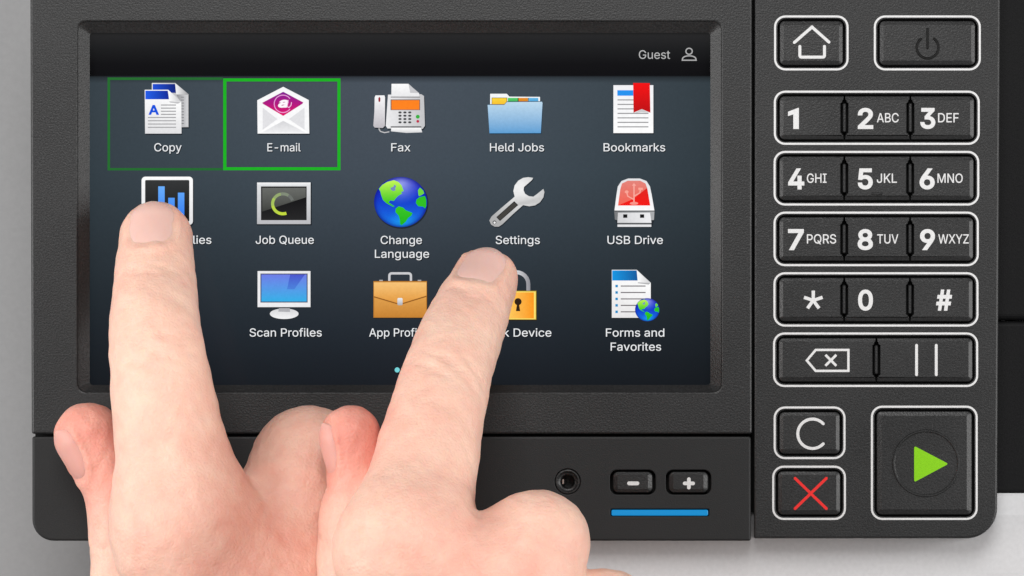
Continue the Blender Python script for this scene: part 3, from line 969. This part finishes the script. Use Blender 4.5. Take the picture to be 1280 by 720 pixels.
# header words, captions, page dot, selection frames
TX = (236, 238, 240)
CAP = [[('Copy', 192.8, 227, 189.2)], [('E-mail', 334.2, 375.8, 189.2)], [('Fax', 489, 513, 189.2)], [('Held Jobs', 612.4, 680, 189.2)], [('Bookmarks', 754.4, 831.5, 189.2)],
       [('Status/Supplies', 154, 264.2, 304.8)], [('Job Queue', 319.6, 392.3, 304.8)], [('Change', 475.8, 527.4, 305), ('Language', 468.6, 536.4, 322.3)], [('Settings', 619.6, 674.8, 305)], [('USB Drive', 759.3, 828.6, 305)],
       [('Scan Profiles', 312, 402.2, 420.7)], [('App Profiles', 461.4, 540, 420.7)], [('Lock Device', 603.5, 689.2, 420.8)], [('Forms and', 757.4, 830.4, 420.8), ('Favorites', 763.3, 826.4, 438.4)]]
for rows in CAP:
    mb = MB()
    for (s, x0, x1, by) in rows:
        put_text(mb, s, x0 + 0.9, x1 + 0.9, by + 1.1, 10.2, ZS + 0.045, (12, 16, 20), 0.012)
    for (s, x0, x1, by) in rows:
        put_text(mb, s, x0, x1, by, 10.2, ZS + 0.06, TX, 0.003)
    o = mb.build('icon_caption', M['pix'], screen)
    o['label'] = 'white caption ' + ' '.join(r[0] for r in rows)
mb = MB(); put_text(mb, 'Guest', 798.6, 837.6, 73.5, 10.6, ZS + 0.06, (186, 186, 186), 0.0)
mb.build('user_caption', M['pix'], screen)
i = Ico(780, 50, 11.64)
i.line(circ(947, 164, 46, 30, ry=44), 17, (176, 176, 176), closed=True)
i.line([(848, 294)] + [(948 + 100 * math.cos(math.radians(180 - 18 * q)), 292 - 62 * math.sin(math.radians(18 * q)) ** 0.7) for q in range(1, 10)] + [(1050, 294)], 17, (176, 176, 176), closed=True)
i.done('user_icon', 'small grey outline of a person')
mb = MB(); mb.loops([circ(496.5, 462.4, 3.2, 18)], ZS + 0.06, (120, 214, 220)); mb.build('page_dot', M['pix'], screen)
mb = MB(); mb.loops([box(279, 98, 425.6, 212.8), box(283, 101.8, 421.8, 209)], ZS + 0.09, (22, 178, 28)); o = mb.build('selection_frame', M['pix'], screen); o['label'] = 'bright green frame round the envelope icon'
mb = MB(); mb.loops([box(134.4, 96.8, 278.4, 213), box(137.6, 100, 278.3, 210)], ZS + 0.09, hg((32, 108, 42), 134, (30, 104, 44), 278)); o = mb.build('selection_frame', M['pix'], screen); o['label'] = 'faint dark green frame round the copy icon'
# ------------------------------------------------------------------ hands: one smooth skin each, grown from tapered bones
def J(px, py, z, rpx):
    x, y, z = P(px, py, z)
    return (np.array([x, y, z], dtype=np.float32), rpx * S * (D - z) / D)

def roundcone(p, a, b, r1, r2):
    ba = b - a
    l2 = float(ba @ ba)
    rr = r1 - r2
    a2 = l2 - rr * rr
    if a2 <= 1e-6:
        c, r = (a, r1) if r1 > r2 else (b, r2)
        return np.linalg.norm(p - c, axis=1) - r
    il2 = 1.0 / l2
    pa = p - a
    y = pa @ ba
    z = y - l2
    x2 = ((pa * l2 - np.outer(y, ba)) ** 2).sum(1)
    y2 = y * y * l2
    z2 = z * z * l2
    kk = math.copysign(1, rr) * rr * rr * x2 if rr != 0 else 0 * x2
    d = (np.sqrt(x2 * a2 * il2) + y * rr) * il2 - r1
    c1 = np.sign(z) * a2 * z2 > kk
    c2 = (~c1) & (np.sign(y) * a2 * y2 < kk)
    d[c1] = np.sqrt(x2[c1] + z2[c1]) * il2 - r2
    d[c2] = np.sqrt(x2[c2] + y2[c2]) * il2 - r1
    return d
def smin(a, b, k):
    h = np.maximum(k - np.abs(a - b), 0) / k
    return np.minimum(a, b) - h * h * k * 0.25
def unit(v): return v / np.linalg.norm(v)

def smooth_chain(ch, n=7):
    """bone chain resampled along a smooth curve, so that the finger tapers without bumps"""
    c = [q[0] for q in ch]; r = [q[1] for q in ch]
    c = [2 * c[0] - c[1]] + c + [2 * c[-1] - c[-2]]
    r = [r[0]] + r + [r[-1]]
    out = []
    for i in range(1, len(c) - 2):
        for k in range(n):
            t = k / n
            w = (-0.5 * t + t * t - 0.5 * t ** 3, 1 - 2.5 * t * t + 1.5 * t ** 3, 0.5 * t + 2 * t * t - 1.5 * t ** 3, -0.5 * t * t + 0.5 * t ** 3)
            out.append((sum(w[m] * c[i - 1 + m] for m in range(4)), sum(w[m] * r[i - 1 + m] for m in range(4))))
    return out + [ch[-1]]

class Hand:
    def __init__(self, palm, fingers, nails, creases, kf=7.0, kp=11.0):
        self.palm, self.fingers, self.kf, self.kp = palm, fingers, kf, kp
        self.curves = {k: smooth_chain(v, 4 if k in ('index', 'thumb') else 3) for k, v in fingers.items()}
        self.creases = creases
        self.nails = []
        for (f, toward, ang, t0, t1, pink) in nails:
            ch = fingers[f]
            (tip, r), (prev, _) = ch[-1], ch[-2]
            a = unit(tip - prev)
            n = np.array(toward, float)
            n = unit(n - (n @ a) * a)
            self.nails.append(dict(f=f, o=tip, r=r, a=a, n=n, b=np.cross(a, n), ang=math.radians(ang), t0=t0, t1=t1, pink=pink))
    def base(self, p):
        dp = None
        for seg in self.palm:
            d = roundcone(p, seg[0][0], seg[1][0], seg[0][1], seg[1][1])
            dp = d if dp is None else smin(dp, d, self.kp)
        out = None
        for nm, ch in self.curves.items():
            df = None
            for (a, ra), (b, rb) in zip(ch[:-1], ch[1:]):
                d = roundcone(p, a, b, ra, rb)
                df = d if df is None else np.minimum(df, d)
            q = smin(dp, df, self.kf)
            out = q if out is None else smin(out, q, 0.9)
        return out
    def nail_uv(self, N, p):
        q = p - N['o']
        t = q @ N['a']
        un, ub = q @ N['n'], q @ N['b']
        tt = np.where(t > 0, np.arctan2(t, np.maximum(np.hypot(un, ub), 0.01)) * N['r'], t)
        u = np.arctan2(ub, un) / N['ang']
        v = (tt - N['t0']) / (N['t1'] - N['t0']) * 2 - 1
        return u, v, un
    def sdf(self, p):
        d = self.base(p)
        x, y, z = p[:, 0], p[:, 1], p[:, 2]
        d = d + 0.13 * np.sin(0.42 * x + 1.7 * np.sin(0.23 * y + 0.6)) * np.sin(0.37 * y + 1.3 * np.sin(0.29 * z)) \
              + 0.10 * np.sin(0.95 * x + 2 * np.sin(0.5 * z)) * np.sin(0.8 * y + 1.5 * np.sin(0.6 * x))
        for (c, a, n, r, ts, dep, wid) in self.creases:
            q = p - c
            m = (np.abs(q) < 3 * r).all(1)
            if not m.any(): continue
            q = q[m]
            t, h = q @ a, q @ n
            lat = np.linalg.norm(q - np.outer(t, a) - np.outer(h, n), axis=1)
            w = np.clip((h / r - 0.15) / 0.5, 0, 1) * np.clip(1.25 - (lat / r) * 1.05, 0, 1)
            sl = q @ np.cross(a, n)
            wob = 1.1 * np.sin(sl * 0.45 + c[0]) + 0.6 * np.sin(sl * 1.15 + c[1])
            w = w * (0.55 + 0.45 * np.sin(sl * 0.8 + t * 1.1 + c[1]))
            g = sum(k * np.exp(-((t - t_ + wob * 0.6 + 0.007 * s * lat ** 2) / wid) ** 2) for t_, k, s in ts)
            d[m] += dep * w * g
        for N in self.nails:
            q = p - N['o']
            m = (q * q).sum(1) < 500
            if not m.any(): continue
            u, v, un = self.nail_uv(N, p[m])
            rr = (np.abs(u) ** 2.8 + np.abs(np.minimum(v, 0.0)) ** 2.1 + np.maximum(v, 0) ** 3.5) ** (1 / 2.5)
            ins = np.clip((1.0 - rr) / 0.12, 0, 1)
            fold = np.exp(-((rr - 1.12) / 0.11) ** 2) * (v < 0.55) * np.clip((0.8 - v) * 2, 0, 1)
            e = (0.28 * ins - 0.34 * fold) * (un > 0)
            d[m] += e
        return d
    def mesh(self, name, h, parent, blush):
        pr = [s for seg in self.palm for s in seg] + [s for ch in self.fingers.values() for s in ch]
        lo = np.min([c - r for c, r in pr], 0) - 4
        hi = np.max([c + r for c, r in pr], 0) + 4
        K = 4
        H = h * K
        nc = np.ceil((hi - lo) / H).astype(int) + 1
        gx = [lo[i] + np.arange(nc[i]) * H + 0.5 * (H - h) for i in range(3)]
        pc = np.stack(np.meshgrid(*gx, indexing='ij'), -1).reshape(-1, 3)
        vc = self.base(pc).reshape(nc)
        near = np.abs(vc) < H * 0.87 + 1.6
        up = lambda a: np.repeat(np.repeat(np.repeat(a, K, 0), K, 1), K, 2)
        V = up(vc).astype(np.float64)
        mask = up(near)
        idx = np.argwhere(mask)
        pf = lo + idx * h - 0
        pf = pf.astype(np.float32); val = np.empty(len(pf), np.float32)
        for s in range(0, len(pf), 300000):
            val[s:s + 300000] = self.sdf(pf[s:s + 300000])
        V[mask] = val
        V[~mask] = np.sign(V[~mask]) * H
        # surface nets
        ins = V < 0
        c8 = [ins[i:V.shape[0] - 1 + i, j:V.shape[1] - 1 + j, k:V.shape[2] - 1 + k] for i in (0, 1) for j in (0, 1) for k in (0, 1)]
        s = sum(c.astype(np.int8) for c in c8)
        act = (s > 0) & (s < 8)
        ci = np.argwhere(act)
        vid = -np.ones(act.shape, int)
        vid[act] = np.arange(len(ci))
        acc = np.zeros((len(ci), 3)); cnt = np.zeros(len(ci))
        offs = [np.array(o) for o in ((0,0,0),(0,0,1),(0,1,0),(0,1,1),(1,0,0),(1,0,1),(1,1,0),(1,1,1))]
        for A in range(8):
            for B in range(A + 1, 8):
                if np.abs(offs[A] - offs[B]).sum() != 1: continue
                ia, ib = ci + offs[A], ci + offs[B]
                va, vb = V[ia[:, 0], ia[:, 1], ia[:, 2]], V[ib[:, 0], ib[:, 1], ib[:, 2]]
                m = (va < 0) != (vb < 0)
                t = va[m] / (va[m] - vb[m])
                acc[m] += ia[m] + (ib[m] - ia[m]) * t[:, None]
                cnt[m] += 1
        pos = lo + (acc / cnt[:, None]) * h
        quads = []
        for ax in range(3):
            sl0 = [slice(None)] * 3; sl1 = [slice(None)] * 3
            sl0[ax] = slice(0, -1); sl1[ax] = slice(1, None)
            a, b = ins[tuple(sl0)], ins[tuple(sl1)]
            e = np.argwhere(a != b)
            o1, o2 = (ax + 1) % 3, (ax + 2) % 3
            ok = (e[:, o1] > 0) & (e[:, o2] > 0) & (e[:, o1] < V.shape[o1] - 1) & (e[:, o2] < V.shape[o2] - 1)
            e = e[ok]
            inn = a[e[:, 0], e[:, 1], e[:, 2]]
            d1 = np.zeros(3, int); d1[o1] = 1
            d2 = np.zeros(3, int); d2[o2] = 1
            g = lambda w: vid[w[:, 0], w[:, 1], w[:, 2]]
            q = np.stack([g(e - d1 - d2), g(e - d2), g(e), g(e - d1)], 1)
            q[~inn] = q[~inn][:, ::-1]
            quads.append(q)
        quads = np.concatenate(quads)
        quads = quads[(quads >= 0).all(1)]
        for it in range(2):                        # settle the vertices on the surface
            eps = 0.12
            d0 = self.sdf(pos)
            g = np.stack([self.sdf(pos + np.eye(3)[k] * eps) - d0 for k in range(3)], 1) / eps
            gl = np.maximum((g * g).sum(1), 0.25)
            pos = pos - g * np.clip(d0 / gl, -h, h)[:, None]
        me = bpy.data.meshes.new(name)
        me.vertices.add(len(pos)); me.vertices.foreach_set('co', (pos * MM).ravel())
        me.loops.add(len(quads) * 4); me.loops.foreach_set('vertex_index', quads.ravel().astype(np.int32))
        me.polygons.add(len(quads))
        me.polygons.foreach_set('loop_start', np.arange(0, len(quads) * 4, 4, dtype=np.int32))
        me.polygons.foreach_set('use_smooth', np.ones(len(quads), bool))
        me.update(calc_edges=True)
        me.validate()
        at = me.attributes.new('blush', 'FLOAT', 'POINT')
        at.data.foreach_set('value', blush(pos).astype(np.float32))
        me.materials.append(M['skin'])
        o = bpy.data.objects.new('skin', me)
        col.objects.link(o)
        o.parent = parent
        o.matrix_parent_inverse = parent.matrix_world.inverted()
        # fingernails
        for N in self.nails:
            nu, nv = 25, 27
            U = np.linspace(-1, 1, nu); Vv = np.linspace(-1, 1, nv)
            pts = []
            for v in Vv:
                wid = (1 - abs(v) ** 2.1) ** (1 / 2.8) if v < 0 else (1 - v ** 3.5) ** (1 / 2.8)
                wid = max(wid, 0.12)
                for u in U:
                    th = u * wid * N['ang'] * 1.02
                    tt = N['t0'] + (v * 0.985 + 1) / 2 * (N['t1'] - N['t0'])
                    dirr = N['n'] * math.cos(th) + N['b'] * math.sin(th)
                    if tt > 0:
                        f = tt / N['r']
                        # the free edge runs on flatter than the fingertip
                        fl = 0.72 * f
                        dirr2 = dirr * math.cos(fl) + N['a'] * math.sin(fl)
                        org = N['o']
                    else:
                        dirr2, org = dirr, N['o'] + N['a'] * tt
                    pts.append((org, dirr2, u, v))
            org = np.array([q[0] for q in pts]); dr = np.array([q[1] for q in pts])
            t = np.full(len(pts), N['r'] * 0.6)
            for _ in range(14):
                t = t - self.base(org + dr * t[:, None]) * 0.9
            uu = np.array([q[2] for q in pts]); vv = np.array([q[3] for q in pts])
            edge = np.maximum(np.abs(uu) ** 4, np.where(vv < 0, np.abs(vv) ** 5, 0))
            off = 0.02 + 0.12 * (1 - uu ** 2) - 0.50 * edge + 0.12 * np.maximum(vv, 0) ** 4
            top = org + dr * (t + off)[:, None]
            bot = org + dr * (t + off - 0.45)[:, None]
            vs = np.concatenate([top, bot])
            n0 = len(top); fs = []
            for j in range(nv - 1):
                for i_ in range(nu - 1):
                    a = j * nu + i_
                    fs.append((a, a + 1, a + nu + 1, a + nu))
                    fs.append((n0 + a, n0 + a + nu, n0 + a + nu + 1, n0 + a + 1))
            rim = [i_ for i_ in range(nu)] + [j * nu + nu - 1 for j in range(1, nv)] + [(nv - 1) * nu + i_ for i_ in range(nu - 2, -1, -1)] + [j * nu for j in range(nv - 2, 0, -1)]
            for a, b in zip(rim, rim[1:] + rim[:1]):
                fs.append((b, a, n0 + a, n0 + b))
            nm_ = bpy.data.meshes.new('fingernail')
            nm_.from_pydata([tuple(q * MM) for q in vs], [], fs)
            if np.dot(np.cross(top[1] - top[0], top[nu] - top[0]), N['n']) < 0:
                nm_.flip_normals()
            nm_.polygons.foreach_set('use_smooth', [True] * len(nm_.polygons))
            bl = nm_.attributes.new('blush', 'FLOAT', 'POINT')
            w = np.clip(N['pink'] - 0.35 * np.maximum(vv, 0) ** 8, 0, 1)
            bl.data.foreach_set('value', np.concatenate([w, w]).astype(np.float32))
            nm_.materials.append(M['nail'])
            no_ = bpy.data.objects.new('fingernail', nm_)
            col.objects.link(no_)
            no_.parent = o
            no_.matrix_parent_inverse = o.matrix_world.inverted()
        return o

def crease(ch, i, ts, dep, wid=0.5, up=(0, 0, 1)):
    (c, r), (prev, _) = ch[i], ch[i - 1]
    nx = ch[min(i + 1, len(ch) - 1)][0]
    a = unit(nx - prev)
    n = np.array(up, float); n = unit(n - (n @ a) * a)
    return (c, a, n, r, ts, dep, wid)

def blush_fn(spots, base=0.21):
    def f(p):
        v = np.full(len(p), base)
        for c, r, k in spots:
            v = v + k * np.exp(-((p - c) ** 2).sum(1) / (r * r))
        return np.clip(v, 0, 1)
    return f

PIPC = [(-2.6, 0.7, 1), (-0.6, 1.0, 0.4), (1.2, 0.9, -0.4), (3.0, 0.6, -1)]
DIPC = [(-1.1, 0.8, 0.5), (0.7, 1.0, -0.5)]

def make_hand(label, idx, mid, rng, pky, thb, wrist, arm, nails, blspots):
    root = empty('hand', tuple(k * MM for k in arm[0]), label, 'hand')
    bpy.context.view_layer.update()
    mc = [idx[0], mid[0], rng[0], pky[0]]
    palm = []
    for k, (m, w) in enumerate(zip(mc, wrist)):
        palm.append((m, w))
    palm.append((wrist[1], arm)); palm.append((wrist[2], arm)); palm.append((wrist[0], arm))
    palm.append((thb[0], wrist[0]))
    palm.append((mc[0], mc[1])); palm.append((mc[1], mc[2])); palm.append((mc[2], mc[3]))
    fingers = dict(index=idx, middle=mid, ring=rng, pinky=pky, thumb=thb)
    cr = [crease(idx, len(idx) - 3, PIPC, 0.6, 0.8), crease(idx, len(idx) - 2, DIPC, 0.42, 0.75),
          crease(thb, len(thb) - 3, [(0, 1.0, 0.3), (1.6, .5, 0)], 0.5, 0.6, (-0.7, 0.1, 0.7))]
    H = Hand(palm, fingers, nails, cr)
    H.mesh('skin', 0.82, root, blush_fn(blspots))
    return root

# the hand further right, above the other
idx = [J(508, 690, 66, 74), J(552, 492, 38, 58), J(583, 402, 18, 50), J(606, 352, 5.3, 42)]
mid = [J(628, 778, 66, 70), J(666, 683, 64, 70), J(676, 700, 40, 55), J(668, 770, 30, 45)]
rng = [J(726, 850, 62, 64), J(752, 775, 60, 64), J(762, 790, 36, 52), J(745, 860, 28, 44)]
pky = [J(808, 925, 56, 58), J(832, 862, 54, 56), J(838, 880, 34, 46), J(815, 935, 28, 38)]
thb = [J(600, 1060, 52, 95), J(470, 850, 44, 62), J(444, 672, 41, 47), J(450, 600, 40, 40), J(438, 546, 40, 39)]
wrist = [J(640, 1180, 54, 100), J(680, 1190, 55, 105), J(725, 1195, 54, 105), J(770, 1200, 52, 95)]
arm = J(800, 1640, 58, 150)
sp = [(idx[3][0], 12, 0.36), (idx[2][0], 8, 0.08), (idx[1][0], 7, 0.06), (idx[0][0] + [6, 2, 8], 16, 0.22), (mid[1][0], 14, 0.10),
      (mid[0][0] + [0, 0, 10], 20, 0.30), (thb[4][0], 14, 0.8), (thb[3][0], 20, 0.26)]
make_hand('fair hand in front, index finger touching the padlock icon', idx, mid, rng, pky, thb, wrist, arm,
          [('index', (-0.2, 0, 1), 43, -12.0, 8.0, 0.3), ('thumb', (-0.92, 0.1, 0.40), 40, -8.0, 7.0, 0.85)], sp)

# the hand further left, lying lower
idx = [J(230, 655, 36, 76), J(198, 455, 32, 61), J(194, 368, 18, 53), J(195, 297, 6.2, 45.5)]
mid = [J(348, 745, 28, 72), J(386, 580, 16.5, 73), J(394, 720, 8, 52), J(390, 770, 4, 46)]
rng = [J(450, 830, 18, 60), J(474, 690, 8, 58), J(484, 770, -6, 46), J(470, 830, -6, 42)]
pky = [J(540, 900, 10, 52), J(560, 800, 0, 48), J(566, 860, -10, 40), J(550, 900, -10, 36)]
thb = [J(320, 1040, 20, 95), J(190, 850, 14, 62), J(160, 676, 13, 48), J(146, 606, 13, 43), J(111, 546, 13, 43)]
wrist = [J(290, 1170, 18, 95), J(335, 1180, 19, 98), J(380, 1190, 18, 95), J(425, 1195, 15, 88)]
arm = J(180, 1640, 22, 150)
sp = [(idx[3][0], 12, 0.32), (idx[2][0], 8, 0.08), (idx[1][0], 8, 0.05), (idx[0][0] + [6, -2, 8], 20, 0.26), (mid[1][0], 18, 0.2),
      (mid[0][0] + [0, 0, 10], 22, 0.34), (thb[4][0], 15, 0.8), (thb[3][0], 18, 0.28)]
make_hand('fair hand behind, index finger touching the chart icon', idx, mid, rng, pky, thb, wrist, arm,
          [('index', (0, 0, 1), 42, -10.6, 8.4, 0.28), ('thumb', (-0.88, 0.2, 0.5), 40, -8.5, 7.5, 0.85)], sp)
